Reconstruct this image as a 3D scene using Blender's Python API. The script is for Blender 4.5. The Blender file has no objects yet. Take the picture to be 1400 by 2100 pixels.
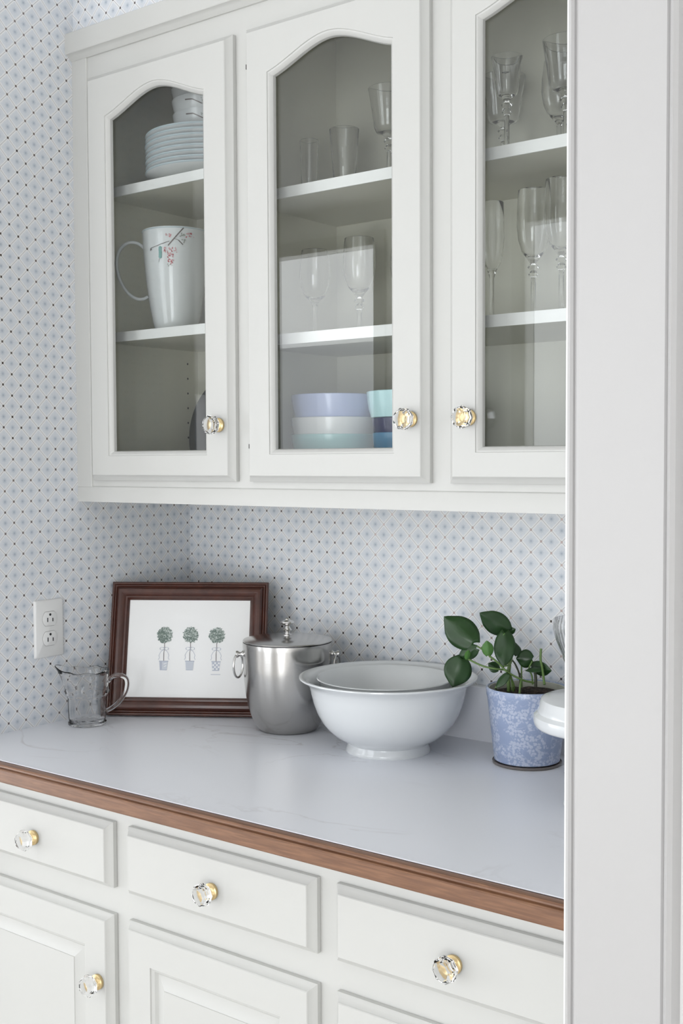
import bpy, math, random
from mathutils import Vector, Matrix
random.seed(7)
sc = bpy.context.scene
COL = sc.collection
pi = math.pi

# ------------------------------------------------------------------ camera
CAM = Vector((1.8639, -1.8732, 1.4306))
RIGHT = Vector((0.79361767, 0.60840095, -0.00439064))
DOWN = Vector((0.02279038, -0.03693838, -0.99905763))
FWD = Vector((-0.60798979, 0.79276973, -0.04318065))
FPX = 2403.25
cd = bpy.data.cameras.new('camera')
cd.sensor_fit = 'HORIZONTAL'
cd.sensor_width = 24.0
cd.lens = 24.0 * FPX / 1400.0
cd.clip_start = 0.02
cam = bpy.data.objects.new('camera', cd)
COL.objects.link(cam)
cam.matrix_world = Matrix(((RIGHT.x, -DOWN.x, -FWD.x, CAM.x),
                           (RIGHT.y, -DOWN.y, -FWD.y, CAM.y),
                           (RIGHT.z, -DOWN.z, -FWD.z, CAM.z),
                           (0, 0, 0, 1)))
sc.camera = cam

def at(px, py, y):
    """photo pixel -> world point on the plane of depth y"""
    d = RIGHT * ((px - 700) / FPX) + DOWN * ((py - 1050) / FPX) + FWD
    return CAM + d * ((y - CAM.y) / d.y)

# ------------------------------------------------------------------ world, daylight, exposure
w = bpy.data.worlds.new('world'); sc.world = w; w.use_nodes = True
w.node_tree.nodes['Background'].inputs[0].default_value = (0.80, 0.88, 1.0, 1)
w.node_tree.nodes['Background'].inputs[1].default_value = 1.0
sc.view_settings.view_transform = 'Standard'
sc.view_settings.look = 'None'
sc.view_settings.exposure = 0.09
sc.view_settings.gamma = 1.0
sc.view_settings.use_curve_mapping = False
sc.cycles.use_denoising = True
sc.cycles.max_bounces = 14
sc.cycles.diffuse_bounces = 4
sc.cycles.glossy_bounces = 4
sc.cycles.transmission_bounces = 13
sc.cycles.transparent_max_bounces = 16
sc.cycles.sample_clamp_indirect = 4.0
sc.cycles.caustics_reflective = False
sc.cycles.caustics_refractive = True
sc.cycles.use_adaptive_sampling = True
sc.cycles.adaptive_threshold = 0.08

RY0 = -4.4          # opposite wall
RX0, RX1 = -3.3, 3.3
CEIL = 2.95
# window holes in the opposite wall (x0, x1, z0, z1)
WINS = [(-3.15, -2.2, 0.08, 2.7), (-1.2, 0.2, 0.08, 2.7), (1.75, 3.05, 0.08, 1.85)]
# window holes in the left wall of the room (y0, y1, z0, z1)
LWINS = [(-4.1, -1.2, 0.08, 1.85)]

def area(name, loc, rot, sx, sz, power, col):
    l = bpy.data.lights.new(name, 'AREA'); l.shape = 'RECTANGLE'
    l.size = sx; l.size_y = sz; l.energy = power; l.color = col
    o = bpy.data.objects.new(name, l); COL.objects.link(o)
    o.location = loc; o.rotation_euler = rot
    return o
# daylight, watts per square metre of window; the tall sashes see garden below and sky above
DAY = (0.97, 0.985, 1.0)
for (x0, x1, z0, z1), lo, hi in zip(WINS, (6.0, 10.0, 24.0), (14.0, 9.0, 24.0)):
    zm = min(2.15, z1)
    for a, b, pw in ((z0, zm, lo), (zm, z1, hi)):
        if b-a > 0.01:
            area('window_daylight', ((x0+x1)/2, RY0-0.09, (a+b)/2), (pi/2, 0, 0), x1-x0, b-a, pw*(x1-x0)*(b-a), DAY)
for y0, y1, z0, z1 in LWINS:
    area('window_daylight', (RX0-0.09, (y0+y1)/2, (z0+z1)/2), (pi/2, 0, -pi/2), y1-y0, z1-z0, 10.5*(y1-y0)*(z1-z0), DAY)

# ------------------------------------------------------------------ material helpers
def newmat(name):
    m = bpy.data.materials.new(name); m.use_nodes = True
    return m, m.node_tree, m.node_tree.nodes['Principled BSDF']

def pmat(name, col, rough=0.5, metal=0.0, spec=0.5, trans=0.0, ior=1.5, coat=0.0, sss=0.0):
    m, t, b = newmat(name)
    b.inputs['Base Color'].default_value = (*col, 1)
    b.inputs['Roughness'].default_value = rough
    b.inputs['Metallic'].default_value = metal
    b.inputs['Specular IOR Level'].default_value = spec
    b.inputs['Transmission Weight'].default_value = trans
    b.inputs['IOR'].default_value = ior
    b.inputs['Coat Weight'].default_value = coat
    b.inputs['Coat Roughness'].default_value = 0.12
    return m

class NT:
    """tiny expression helper on a node tree"""
    def __init__(s, t): s.t = t
    def n(s, typ): return s.t.nodes.new(typ)
    def put(s, inp, v):
        if hasattr(v, 'links') or hasattr(v, 'is_linked'): s.t.links.new(v, inp)
        else: inp.default_value = v
    def m(s, op, a, b=0.0, c=0.0):
        q = s.n('ShaderNodeMath'); q.operation = op
        for i, v in enumerate((a, b, c)): s.put(q.inputs[i], v)
        return q.outputs[0]
    def step(s, v, lo, hi):
        q = s.n('ShaderNodeMapRange'); q.interpolation_type = 'SMOOTHSTEP'
        s.put(q.inputs[0], v); q.inputs[1].default_value = lo; q.inputs[2].default_value = hi
        q.inputs[3].default_value = 0; q.inputs[4].default_value = 1
        return q.outputs[0]
    def mix(s, f, a, b):
        q = s.n('ShaderNodeMix'); q.data_type = 'RGBA'
        s.put(q.inputs[0], f)
        for i, v in ((6, a), (7, b)):
            if isinstance(v, tuple): q.inputs[i].default_value = (*v, 1) if len(v) == 3 else v
            else: s.t.links.new(v, q.inputs[i])
        return q.outputs[2]
    def coord(s, scale=(1, 1, 1), rot=(0, 0, 0), which='Object'):
        c = s.n('ShaderNodeTexCoord'); mp = s.n('ShaderNodeMapping')
        mp.inputs['Scale'].default_value = scale; mp.inputs['Rotation'].default_value = rot
        s.t.links.new(c.outputs[which], mp.inputs[0]); return mp.outputs[0]
    def noise(s, vec, scale, detail=4, rough=0.5, dist=0.0):
        q = s.n('ShaderNodeTexNoise'); s.t.links.new(vec, q.inputs['Vector'])
        q.inputs['Scale'].default_value = scale; q.inputs['Detail'].default_value = detail
        q.inputs['Roughness'].default_value = rough; q.inputs['Distortion'].default_value = dist
        return q.outputs['Fac']
    def bump(s, h, strength, dist, bsdf):
        q = s.n('ShaderNodeBump'); q.inputs['Strength'].default_value = strength
        q.inputs['Distance'].default_value = dist
        s.t.links.new(h, q.inputs['Height']); s.t.links.new(q.outputs[0], bsdf.inputs['Normal'])

def wallpaper(name, axis, a0, z0):
    """pale blue trellis paper with blue flowers and small metallic dots; axis = horizontal axis of the wall"""
    m, t, b = newmat(name); e = NT(t)
    c = e.n('ShaderNodeTexCoord'); sp = e.n('ShaderNodeSeparateXYZ')
    t.links.new(c.outputs['Object'], sp.inputs[0])
    P = 0.0405
    u = e.m('DIVIDE', e.m('SUBTRACT', sp.outputs[axis], a0), P)
    v = e.m('DIVIDE', e.m('SUBTRACT', sp.outputs[2], z0), P)
    s_ = e.m('ADD', u, v); t_ = e.m('SUBTRACT', u, v)
    fs = e.m('SUBTRACT', e.m('FRACT', e.m('ADD', s_, 100.5)), 0.5)
    ft = e.m('SUBTRACT', e.m('FRACT', e.m('ADD', t_, 100.5)), 0.5)
    gs = e.m('SUBTRACT', e.m('FRACT', e.m('ADD', s_, 100.0)), 0.5)
    gt = e.m('SUBTRACT', e.m('FRACT', e.m('ADD', t_, 100.0)), 0.5)
    rd = e.m('SQRT', e.m('ADD', e.m('MULTIPLY', fs, fs), e.m('MULTIPLY', ft, ft)))
    ln = e.m('MINIMUM', e.m('ABSOLUTE', fs), e.m('ABSOLUTE', ft))
    du = e.m('ADD', gs, gt); dv = e.m('SUBTRACT', gs, gt)
    rf = e.m('MULTIPLY', e.m('SQRT', e.m('ADD', e.m('MULTIPLY', du, du), e.m('MULTIPLY', dv, dv))), 0.5)
    ang = e.m('ARCTAN2', dv, du)
    pet = e.m('MULTIPLY_ADD', e.m('COSINE', e.m('MULTIPLY', ang, 8.0)), 0.5, 0.5)
    # radius measured with scalloped petals
    rp = e.m('MULTIPLY', rf, e.m('MULTIPLY_ADD', pet, -0.28, 1.14))
    base = (0.735, 0.758, 0.792); fill = (0.695, 0.724, 0.765); flower = (0.53, 0.582, 0.64); heart = (0.38, 0.435, 0.505)
    col = e.mix(e.step(rp, 0.34, 0.22), base, fill)
    col = e.mix(e.m('MULTIPLY', e.step(rp, 0.17, 0.06), 0.8), col, flower)
    col = e.mix(e.m('MULTIPLY', e.step(rf, 0.075, 0.02), 0.8), col, heart)
    col = e.mix(e.step(ln, 0.105, 0.075), col, (0.86, 0.86, 0.86))
    col = e.mix(e.m('MULTIPLY', e.step(ln, 0.034, 0.018), 0.75), col, (0.49, 0.495, 0.52))
    t.links.new(col, b.inputs['Base Color'])
    b.inputs['Roughness'].default_value = 0.55
    dot = e.n('ShaderNodeBsdfPrincipled')
    dot.inputs['Base Color'].default_value = (0.26, 0.215, 0.20, 1); dot.inputs['Metallic'].default_value = 0.9
    dot.inputs['Roughness'].default_value = 0.2
    mx = e.n('ShaderNodeMixShader')
    t.links.new(e.step(rd, 0.092, 0.066), mx.inputs[0])
    t.links.new(b.outputs[0], mx.inputs[1]); t.links.new(dot.outputs[0], mx.inputs[2])
    t.links.new(mx.outputs[0], t.nodes['Material Output'].inputs[0])
    return m

def paint_mat(name, col, rough=0.38):
    m, t, b = newmat(name); e = NT(t)
    v = e.coord()
    nz = e.noise(v, 5.0, 1)
    c = e.mix(nz, tuple(x*0.985 for x in col), tuple(min(1, x*1.01) for x in col))
    t.links.new(c, b.inputs['Base Color'])
    b.inputs['Roughness'].default_value = rough
    return m

M = {}
M['paint'] = paint_mat('cabinet_paint', (0.595, 0.595, 0.572))
M['trim'] = paint_mat('trim_paint', (0.492, 0.484, 0.48), 0.4)
M['wallpaint'] = paint_mat('wall_paint', (0.83, 0.825, 0.815), 0.6)
M['shelf_edge'] = pmat('shelf_edge_paint', (0.80, 0.80, 0.79), 0.4)
M['inside'] = paint_mat('cabinet_inside_paint', (0.64, 0.63, 0.53), 0.5)
M['ceiling'] = paint_mat('ceiling_paint', (0.80, 0.80, 0.79), 0.7)
M['paper_left'] = wallpaper('wallpaper_left', 1, -0.474, 1.7207)
M['paper_back'] = wallpaper('wallpaper_back', 0, 0.167, 1.185)
M['paper_soffit'] = wallpaper('wallpaper_soffit', 0, 0.018, 2.301)

def floor_mat():
    m, t, b = newmat('floor_wood'); e = NT(t)
    v = e.coord((1, 9, 1))
    c = e.mix(e.noise(v, 3.0, 5), (0.66, 0.63, 0.59), (0.74, 0.71, 0.67))
    t.links.new(c, b.inputs['Base Color']); b.inputs['Roughness'].default_value = 0.4
    return m
M['floor'] = floor_mat()

def laminate():
    m, t, b = newmat('laminate_marble'); e = NT(t)
    v = e.coord((1.0, 1.7, 1), (0, 0, 0.5))
    n1 = e.noise(v, 2.6, 6, 0.55, 1.2)
    vein = e.m('ABSOLUTE', e.m('SUBTRACT', n1, 0.5))
    n2 = e.noise(v, 1.3, 2)
    f = e.m('MULTIPLY', e.step(vein, 0.016, 0.0), e.step(n2, 0.42, 0.58))
    cl = e.mix(e.noise(v, 1.8, 4), (0.83, 0.85, 0.905), (0.87, 0.88, 0.925))
    c = e.mix(e.m('MULTIPLY', f, 0.55), cl, (0.56, 0.54, 0.55))
    t.links.new(c, b.inputs['Base Color']); b.inputs['Roughness'].default_value = 0.33
    return m
M['laminate'] = laminate()
M['laminate_edge'] = pmat('laminate_edge', (0.85, 0.86, 0.9), 0.4)

def wood_mat(name, c1, c2, scale, rough, coat, axis_scale):
    m, t, b = newmat(name); e = NT(t)
    v = e.coord(axis_scale)
    n1 = e.noise(v, scale, 6, 0.6, 0.4)
    c = e.mix(e.step(n1, 0.35, 0.7), c1, c2)
    t.links.new(c, b.inputs['Base Color']); b.inputs['Roughness'].default_value = rough
    b.inputs['Coat Weight'].default_value = coat; b.inputs['Coat Roughness'].default_value = 0.22
    e.bump(n1, 0.08, 0.001, b)
    return m
M['edge_wood'] = wood_mat('edge_wood', (0.155, 0.066, 0.030), (0.245, 0.116, 0.056), 42, 0.40, 0.4, (0.35, 6, 6))
M['edge_dark'] = pmat('edge_glue_line', (0.05, 0.03, 0.025), 0.6)
M['mahogany'] = wood_mat('mahogany', (0.052, 0.0145, 0.0085), (0.080, 0.0235, 0.0135), 9, 0.30, 0.2, (3, 3, 3))
M['brass'] = pmat('brass', (0.70, 0.54, 0.29), 0.33, 1.0)
M['crystal'] = pmat('crystal', (1, 1, 1), 0.0, trans=1.0, ior=1.5)
M['glassware'] = pmat('clear_glass', (1, 1, 1), 0.0, trans=1.0, ior=1.45)
M['pressed'] = pmat('pressed_glass', (1, 1, 1), 0.0, trans=1.0, ior=1.33)
M['steel_shiny'] = pmat('polished_steel', (0.62, 0.61, 0.60), 0.10, 1.0)

def steel():
    m, t, b = newmat('brushed_steel'); e = NT(t)
    v = e.coord((1, 1, 60))
    n1 = e.noise(v, 6, 3)
    b.inputs['Base Color'].default_value = (0.50, 0.49, 0.475, 1)
    b.inputs['Metallic'].default_value = 1
    b.inputs['Roughness'].default_value = 0.19
    b.inputs['Anisotropic'].default_value = 0.4
    e.bump(n1, 0.015, 0.001, b)
    return m
M['steel'] = steel()
M['porcelain'] = pmat('white_porcelain', (0.69, 0.71, 0.72), 0.12, coat=0.3)
M['china'] = pmat('china', (0.66, 0.68, 0.69), 0.15, coat=0.2)
M['rim_line_shade'] = pmat('rim_line_and_shade', (0.46, 0.54, 0.58), 0.2)  # pitcher rim line, and the painted shade on the plate rims
M['plastic'] = pmat('white_plastic', (0.80, 0.80, 0.79), 0.3)
M['slot'] = pmat('dark_slot', (0.012, 0.012, 0.014), 0.6)
M['hinge'] = pmat('dark_hinge', (0.03, 0.028, 0.025), 0.5, 0.6)
M['charcoal'] = pmat('charcoal_glaze', (0.022, 0.028, 0.030), 0.4, spec=0.15)
M['greyglaze'] = pmat('grey_glaze', (0.30, 0.31, 0.31), 0.3)
M['lavender'] = pmat('lavender_glaze', (0.46, 0.52, 0.76), 0.18)
M['bowlwhite'] = pmat('white_glaze', (0.78, 0.78, 0.78), 0.18)
M['aqua'] = pmat('aqua_glaze', (0.40, 0.66, 0.66), 0.18)
M['paleaqua'] = pmat('pale_aqua_glaze', (0.55, 0.80, 0.83), 0.18)
M['navy'] = pmat('navy_glaze', (0.045, 0.05, 0.12), 0.18)
M['blue'] = pmat('blue_glaze', (0.10, 0.27, 0.45), 0.18)
M['stem'] = pmat('plant_stem', (0.11, 0.19, 0.05), 0.45)
M['stem_brown'] = pmat('plant_old_stem', (0.045, 0.05, 0.03), 0.6)
M['saucer'] = pmat('saucer_brown', (0.16, 0.14, 0.13), 0.25)
M['paperwhite'] = pmat('print_paper', (0.86, 0.86, 0.85), 0.35)
M['ink_green'] = pmat('ink_green', (0.14, 0.19, 0.165), 0.6)
M['ink_green2'] = pmat('ink_green_pale', (0.33, 0.38, 0.345), 0.6)
M['ink_paper'] = pmat('ink_wash', (0.55, 0.60, 0.57), 0.6)
M['ink_stem'] = pmat('ink_stem', (0.22, 0.20, 0.20), 0.6)
M['ink_blue'] = pmat('ink_blue', (0.45, 0.48, 0.56), 0.6)
M['ink_pot'] = pmat('ink_pot', (0.58, 0.61, 0.66), 0.6)
M['ink_branch'] = pmat('ink_branch', (0.13, 0.105, 0.10), 0.3)
M['ink_red'] = pmat('ink_red', (0.42, 0.07, 0.09), 0.3)
M['ink_pink'] = pmat('ink_pink', (0.58, 0.33, 0.35), 0.3)
M['ink_teal'] = pmat('ink_teal', (0.12, 0.30, 0.28), 0.3)
M['ink_grey'] = pmat('ink_grey', (0.30, 0.32, 0.29), 0.3)

def pane_mat():
    m, t, b = newmat('cabinet_pane'); e = NT(t)
    t.nodes.remove(b)
    tr = e.n('ShaderNodeBsdfTransparent'); tr.inputs[0].default_value = (0.97, 0.98, 0.975, 1)
    gl = e.n('ShaderNodeBsdfGlossy'); gl.inputs['Roughness'].default_value = 0.0
    fr = e.n('ShaderNodeFresnel'); fr.inputs[0].default_value = 1.5
    mx = e.n('ShaderNodeMixShader')
    ge = e.n('ShaderNodeNewGeometry')      # same reflectance on the way in and on the way out
    e.put(fr.inputs[0], e.m('MULTIPLY_ADD', ge.outputs['Backfacing'], 1/1.5-1.5, 1.5))
    t.links.new(fr.outputs[0], mx.inputs[0])
    t.links.new(tr.outputs[0], mx.inputs[1]); t.links.new(gl.outputs[0], mx.inputs[2])
    t.links.new(mx.outputs[0], t.nodes['Material Output'].inputs[0])
    return m
M['pane'] = pane_mat()

def leaf_mat():
    m, t, b = newmat('pothos_leaf'); e = NT(t)
    v = e.coord()
    c = e.mix(e.noise(v, 30, 3), (0.010, 0.031, 0.010), (0.026, 0.078, 0.018))
    sp = e.step(e.noise(e.coord((1, 1, 1)), 75, 4, 0.6), 0.69, 0.75)
    c = e.mix(sp, c, (0.16, 0.30, 0.08))
    t.links.new(c, b.inputs['Base Color']); b.inputs['Roughness'].default_value = 0.36
    return m
M['leaf'] = leaf_mat()
M['leaf_bright'] = pmat('pothos_young_leaf', (0.065, 0.17, 0.035), 0.4)

def soil_mat():
    m, t, b = newmat('soil'); e = NT(t)
    v = e.coord(); n1 = e.noise(v, 220, 4)
    c = e.mix(e.step(n1, 0.4, 0.75), (0.010, 0.006, 0.004), (0.09, 0.06, 0.045))
    t.links.new(c, b.inputs['Base Color']); b.inputs['Roughness'].default_value = 0.9
    e.bump(n1, 1.0, 0.004, b)
    return m
M['soil'] = soil_mat()

def pot_mat():
    m, t, b = newmat('pot_toile'); e = NT(t)
    v = e.coord()
    wob = e.noise(v, 45, 3)
    vo = e.n('ShaderNodeTexVoronoi'); vo.feature = 'F1'; vo.inputs['Scale'].default_value = 210
    vo.inputs['Randomness'].default_value = 1.0
    wv = e.n('ShaderNodeVectorMath'); wv.operation = 'ADD'
    nz = e.n('ShaderNodeTexNoise'); nz.inputs['Scale'].default_value = 120; t.links.new(v, nz.inputs['Vector'])
    sc_ = e.n('ShaderNodeVectorMath'); sc_.operation = 'SCALE'; sc_.inputs['Scale'].default_value = 0.006
    t.links.new(nz.outputs['Color'], sc_.inputs[0]); t.links.new(v, wv.inputs[0]); t.links.new(sc_.outputs[0], wv.inputs[1])
    t.links.new(wv.outputs[0], vo.inputs['Vector'])
    leaves = e.step(vo.outputs['Distance'], 0.62, 0.46)
    clump = e.step(e.noise(v, 42, 3, 0.6), 0.455, 0.50)
    twig = e.step(e.m('ABSOLUTE', e.m('SUBTRACT', e.noise(v, 38, 2, 0.5, 0.8), 0.5)), 0.014, 0.006)
    f = e.m('MAXIMUM', e.m('MULTIPLY', leaves, clump), e.m('MULTIPLY', twig, 0.6))
    f = e.m('MULTIPLY', f, 0.62)
    base = e.mix(wob, (0.27, 0.335, 0.50), (0.32, 0.385, 0.55))
    c = e.mix(f, base, (0.58, 0.62, 0.72))
    t.links.new(c, b.inputs['Base Color']); b.inputs['Roughness'].default_value = 0.3
    b.inputs['Coat Weight'].default_value = 0.2
    return m
M['pot'] = pot_mat()
M['pot_in'] = pmat('pot_inside', (0.50, 0.51, 0.44), 0.5)

# ------------------------------------------------------------------ mesh helpers
def mesh(name, v, f, mats, smooth=True, angle=32, fm=None):
    me = bpy.data.meshes.new(name)
    me.from_pydata([tuple(p) for p in v], [], f)
    me.validate()
    for m in (mats if isinstance(mats, (list, tuple)) else [mats]): me.materials.append(m)
    if fm:
        for i, p in enumerate(me.polygons): p.material_index = fm[i]
    if smooth:
        me.shade_smooth(); me.set_sharp_from_angle(angle=math.radians(angle))
    me.update()
    return me

def put(name, me, parent=None, loc=None, rot=None, inv=None):
    o = bpy.data.objects.new(name, me); COL.objects.link(o)
    if parent: o.parent = parent
    if inv is not None: o.matrix_parent_inverse = inv
    if loc is not None: o.location = loc
    if rot is not None: o.rotation_euler = rot
    return o

def tag(o, label=None, cat=None, group=None, kind=None):
    if label: o['label'] = label
    if cat: o['category'] = cat
    if group: o['group'] = group
    if kind: o['kind'] = kind
    return o

def thing(name, label, cat, loc=(0, 0, 0), rz=0.0, group=None):
    o = bpy.data.objects.new(name, None); COL.objects.link(o)
    o.empty_display_size = 0.05
    o.location = loc; o.rotation_euler = (0, 0, rz)
    return tag(o, label, cat, group)

def inv_of(root):
    return (Matrix.Translation(root.location) @ root.rotation_euler.to_matrix().to_4x4()).inverted()

def wpart(name, me, root):
    """a part modelled in world coordinates"""
    return put(name, me, root, inv=inv_of(root))

def boxvf(x0, x1, y0, y1, z0, z1, off=0):
    v = [(x0, y0, z0), (x1, y0, z0), (x1, y1, z0), (x0, y1, z0), (x0, y0, z1), (x1, y0, z1), (x1, y1, z1), (x0, y1, z1)]
    f = [(0, 3, 2, 1), (4, 5, 6, 7), (0, 1, 5, 4), (1, 2, 6, 5), (2, 3, 7, 6), (3, 0, 4, 7)]
    return v, [tuple(i+off for i in q) for q in f]

def boxes(name, lst, mat, bevel=0.0):
    v, f = [], []
    for b in lst:
        vv, ff = boxvf(*b, off=len(v)); v += vv; f += ff
    return mesh(name, v, f, mat, smooth=False)

def bridge(loops, cap0=True, cap1=True):
    """closed loops of equal length -> verts, faces"""
    n = len(loops[0]); v = [p for l in loops for p in l]; f = []
    for k in range(len(loops)-1):
        a, b = k*n, (k+1)*n
        for i in range(n):
            j = (i+1) % n
            f.append((a+i, a+j, b+j, b+i))
    if cap0: f.append(tuple(reversed(range(n))))
    if cap1: f.append(tuple((len(loops)-1)*n+i for i in range(n)))
    return v, f

def rect_loops(x0, x1, z0, z1, steps):
    """steps: (inset, y) -> rectangular loops on the wall-parallel plane, seen from -y"""
    return [[(x0+i, y, z0+i), (x1-i, y, z0+i), (x1-i, y, z1-i), (x0+i, y, z1-i)] for i, y in steps]

def lathe(name, prof, mat, seg=48, smooth=True, angle=32, mod=None, mats_by_z=None, closed=False):
    """prof: (r, z) list from bottom outside round to the inside; mod(r, z, th)->(r, z)"""
    v, f = [], []
    idx = []
    for r, z in prof:
        if r < 1e-6:
            idx.append([len(v)]); v.append((0, 0, z))
        else:
            row = []
            for i in range(seg):
                th = 2*pi*i/seg
                rr, zz = (r, z) if mod is None else mod(r, z, th)
                row.append(len(v)); v.append((rr*math.cos(th), rr*math.sin(th), zz))
            idx.append(row)
    pairs = list(zip(idx[:-1], idx[1:]))
    if closed: pairs.append((idx[-1], idx[0]))
    for a, b in pairs:
        if len(a) == 1 and len(b) == 1: continue
        for i in range(seg):
            j = (i+1) % seg
            if len(a) == 1: f.append((a[0], b[j], b[i]))
            elif len(b) == 1: f.append((a[i], a[j], b[0]))
            else: f.append((a[i], a[j], b[j], b[i]))
    return mesh(name, v, f, mat, smooth, angle)

def tubevf(path, rad, seg=8, off=0, cap=True, flat=None):
    """sweep a circle (or ellipse flat=(a,b)) along a path of Vectors"""
    P = [Vector(p) for p in path]; n = len(P)
    R = rad if isinstance(rad, (list, tuple)) else [rad]*n
    v, f = [], []
    up = Vector((0, 0, 1)); prev = None
    for k in range(n):
        t = (P[min(k+1, n-1)] - P[max(k-1, 0)]).normalized()
        if prev is None:
            a = t.cross(up)
            if a.length < 1e-3: a = t.cross(Vector((1, 0, 0)))
            a.normalize()
        else:
            a = (prev - t*prev.dot(t)).normalized()
        prev = a; b = t.cross(a)
        for i in range(seg):
            th = 2*pi*i/seg
            ca, cb = math.cos(th)*R[k], math.sin(th)*R[k]
            if flat: ca *= flat[0]; cb *= flat[1]
            v.append(P[k] + a*ca + b*cb)
    for k in range(n-1):
        for i in range(seg):
            j = (i+1) % seg
            f.append((off+k*seg+i, off+k*seg+j, off+(k+1)*seg+j, off+(k+1)*seg+i))
    if cap:
        f.append(tuple(off+i for i in reversed(range(seg))))
        f.append(tuple(off+(n-1)*seg+i for i in range(seg)))
    return v, f

def tube(name, path, rad, mat, seg=8, flat=None):
    v, f = tubevf(path, rad, seg, flat=flat)
    return mesh(name, v, f, mat, True, 50)

def spline(pts, n=6):
    P = [Vector(p) for p in pts]; out = []
    for k in range(len(P)-1):
        p0 = P[max(k-1, 0)]; p1 = P[k]; p2 = P[k+1]; p3 = P[min(k+2, len(P)-1)]
        for i in range(n):
            t = i/n
            out.append(0.5*((2*p1) + (p2-p0)*t + (2*p0-5*p1+4*p2-p3)*t*t + (3*p1-p0-3*p2+p3)*t**3))
    out.append(P[-1]); return out

def extrude_x(name, prof, x0, x1, mat, angle=30):
    """prof: closed list of (y, z), swept along x"""
    v, f = bridge([[(x0, y, z) for y, z in prof], [(x1, y, z) for y, z in prof]])
    return mesh(name, v, f, mat, True, angle)

# ------------------------------------------------------------------ the room (setting)
HC = 0.914
NX1 = 1.325          # right side of the recess
FRONT_L = -0.66      # room-side face of the wall left of the recess
FRONT_R = -0.80
SOFF = -0.3145

def struct(name, me): return tag(put(name, me), kind='structure')

struct('floor', boxes('floor', [(RX0, RX1, RY0-0.1, 0.1, -0.05, 0)], M['floor']))
struct('ceiling', boxes('ceiling', [(RX0, RX1, RY0-0.1, 0.1, CEIL, CEIL+0.05)], M['ceiling']))
struct('wall_left', boxes('wall_left', [(-0.1, 0, FRONT_L+0.1, 0.1, 0, CEIL)], M['paper_left']))
struct('wall_back', boxes('wall_back', [(0, NX1+0.1, 0, 0.1, 0, CEIL)], M['paper_back']))
struct('wall_soffit', boxes('wall_soffit', [(0, NX1, SOFF, 0, 2.276, CEIL)], M['paper_soffit']))
struct('wall_right', boxes('wall_right', [(NX1, NX1+0.1, FRONT_R+0.1, 0, 0, CEIL)], M['wallpaint']))
struct('wall_front_left', boxes('wall_front_left', [(RX0, 0, FRONT_L, FRONT_L+0.1, 0, CEIL)], M['wallpaint']))
struct('wall_front_right', boxes('wall_front_right', [(NX1, RX1, FRONT_R, FRONT_R+0.1, 0, CEIL)], M['wallpaint']))
struct('wall_room_right', boxes('wall_room_right', [(RX1, RX1+0.1, RY0, FRONT_R, 0, CEIL)], M['wallpaint']))

def holed(u0, u1, z0, z1, holes):
    """rectangles covering a wall around its holes (holes share z range)"""
    out = []; cur = u0
    for a, b, c, d in sorted(holes):
        out.append((cur, a, z0, z1)); out.append((a, b, z0, c)); out.append((a, b, d, z1)); cur = b
    out.append((cur, u1, z0, z1)); return out
struct('wall_opposite', boxes('wall_opposite', [(a, b, RY0-0.08, RY0, c, d) for a, b, c, d in holed(RX0, RX1, 0, CEIL, WINS)], M['wallpaint']))
struct('wall_room_left', boxes('wall_room_left', [(RX0-0.08, RX0, a, b, c, d) for a, b, c, d in holed(RY0, FRONT_L, 0, CEIL, LWINS)], M['wallpaint']))
for k, (a, b, c, d) in enumerate(WINS):
    bars = [(a-0.08, a, RY0, RY0+0.02, c-0.08, d+0.08), (b, b+0.08, RY0, RY0+0.02, c-0.08, d+0.08),
            (a, b, RY0, RY0+0.02, d, d+0.08), (a, b, RY0, RY0+0.04, c-0.08, c),
            (a, b, RY0-0.05, RY0-0.02, (c+d)/2-0.025, (c+d)/2+0.025)]
    if b-a > 1.1: bars.append(((a+b)/2-0.04, (a+b)/2+0.04, RY0-0.05, RY0+0.0, c, d))
    struct('window_%d' % (k+1), boxes('window', bars, M['trim']))
for k, (a, b, c, d) in enumerate(LWINS):
    X = RX0
    bars = [(X, X+0.02, a-0.08, a, c-0.08, d+0.08), (X, X+0.02, b, b+0.08, c-0.08, d+0.08),
            (X, X+0.02, a, b, d, d+0.08), (X, X+0.04, a, b, c-0.08, c),
            (X-0.05, X-0.02, a, b, (c+d)/2-0.025, (c+d)/2+0.025), (X-0.05, X, (a+b)/2-0.04, (a+b)/2+0.04, c, d)]
    struct('window_%d' % (k+4), boxes('window', bars, M['trim']))

# casing in the foreground on the right: bead, quirk, flat, back band
def casing(x0, w, yf, z0, z1, mirror=False):
    p = [(0, 0.0), (0, 0.010), (0.0015, 0.0145), (0.005, 0.0165), (0.0075, 0.0145), (0.0085, 0.012), (0.0105, 0.012),
         (0.0125, 0.017), (0.016, 0.019), (w-0.012, 0.020), (w-0.010, 0.0175), (w-0.008, 0.022), (w-0.004, 0.026), (w, 0.022), (w, 0.0)]
    lo = [[(x0+(w-u if mirror else u), yf-d, z) for u, d in p] for z in (z0, z1)]
    v, f = bridge(lo)
    return mesh('casing', v, f, M['trim'], True, 25)
struct('trim_1', casing(1.3325, 0.1155, FRONT_R, 0, CEIL))

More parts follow.
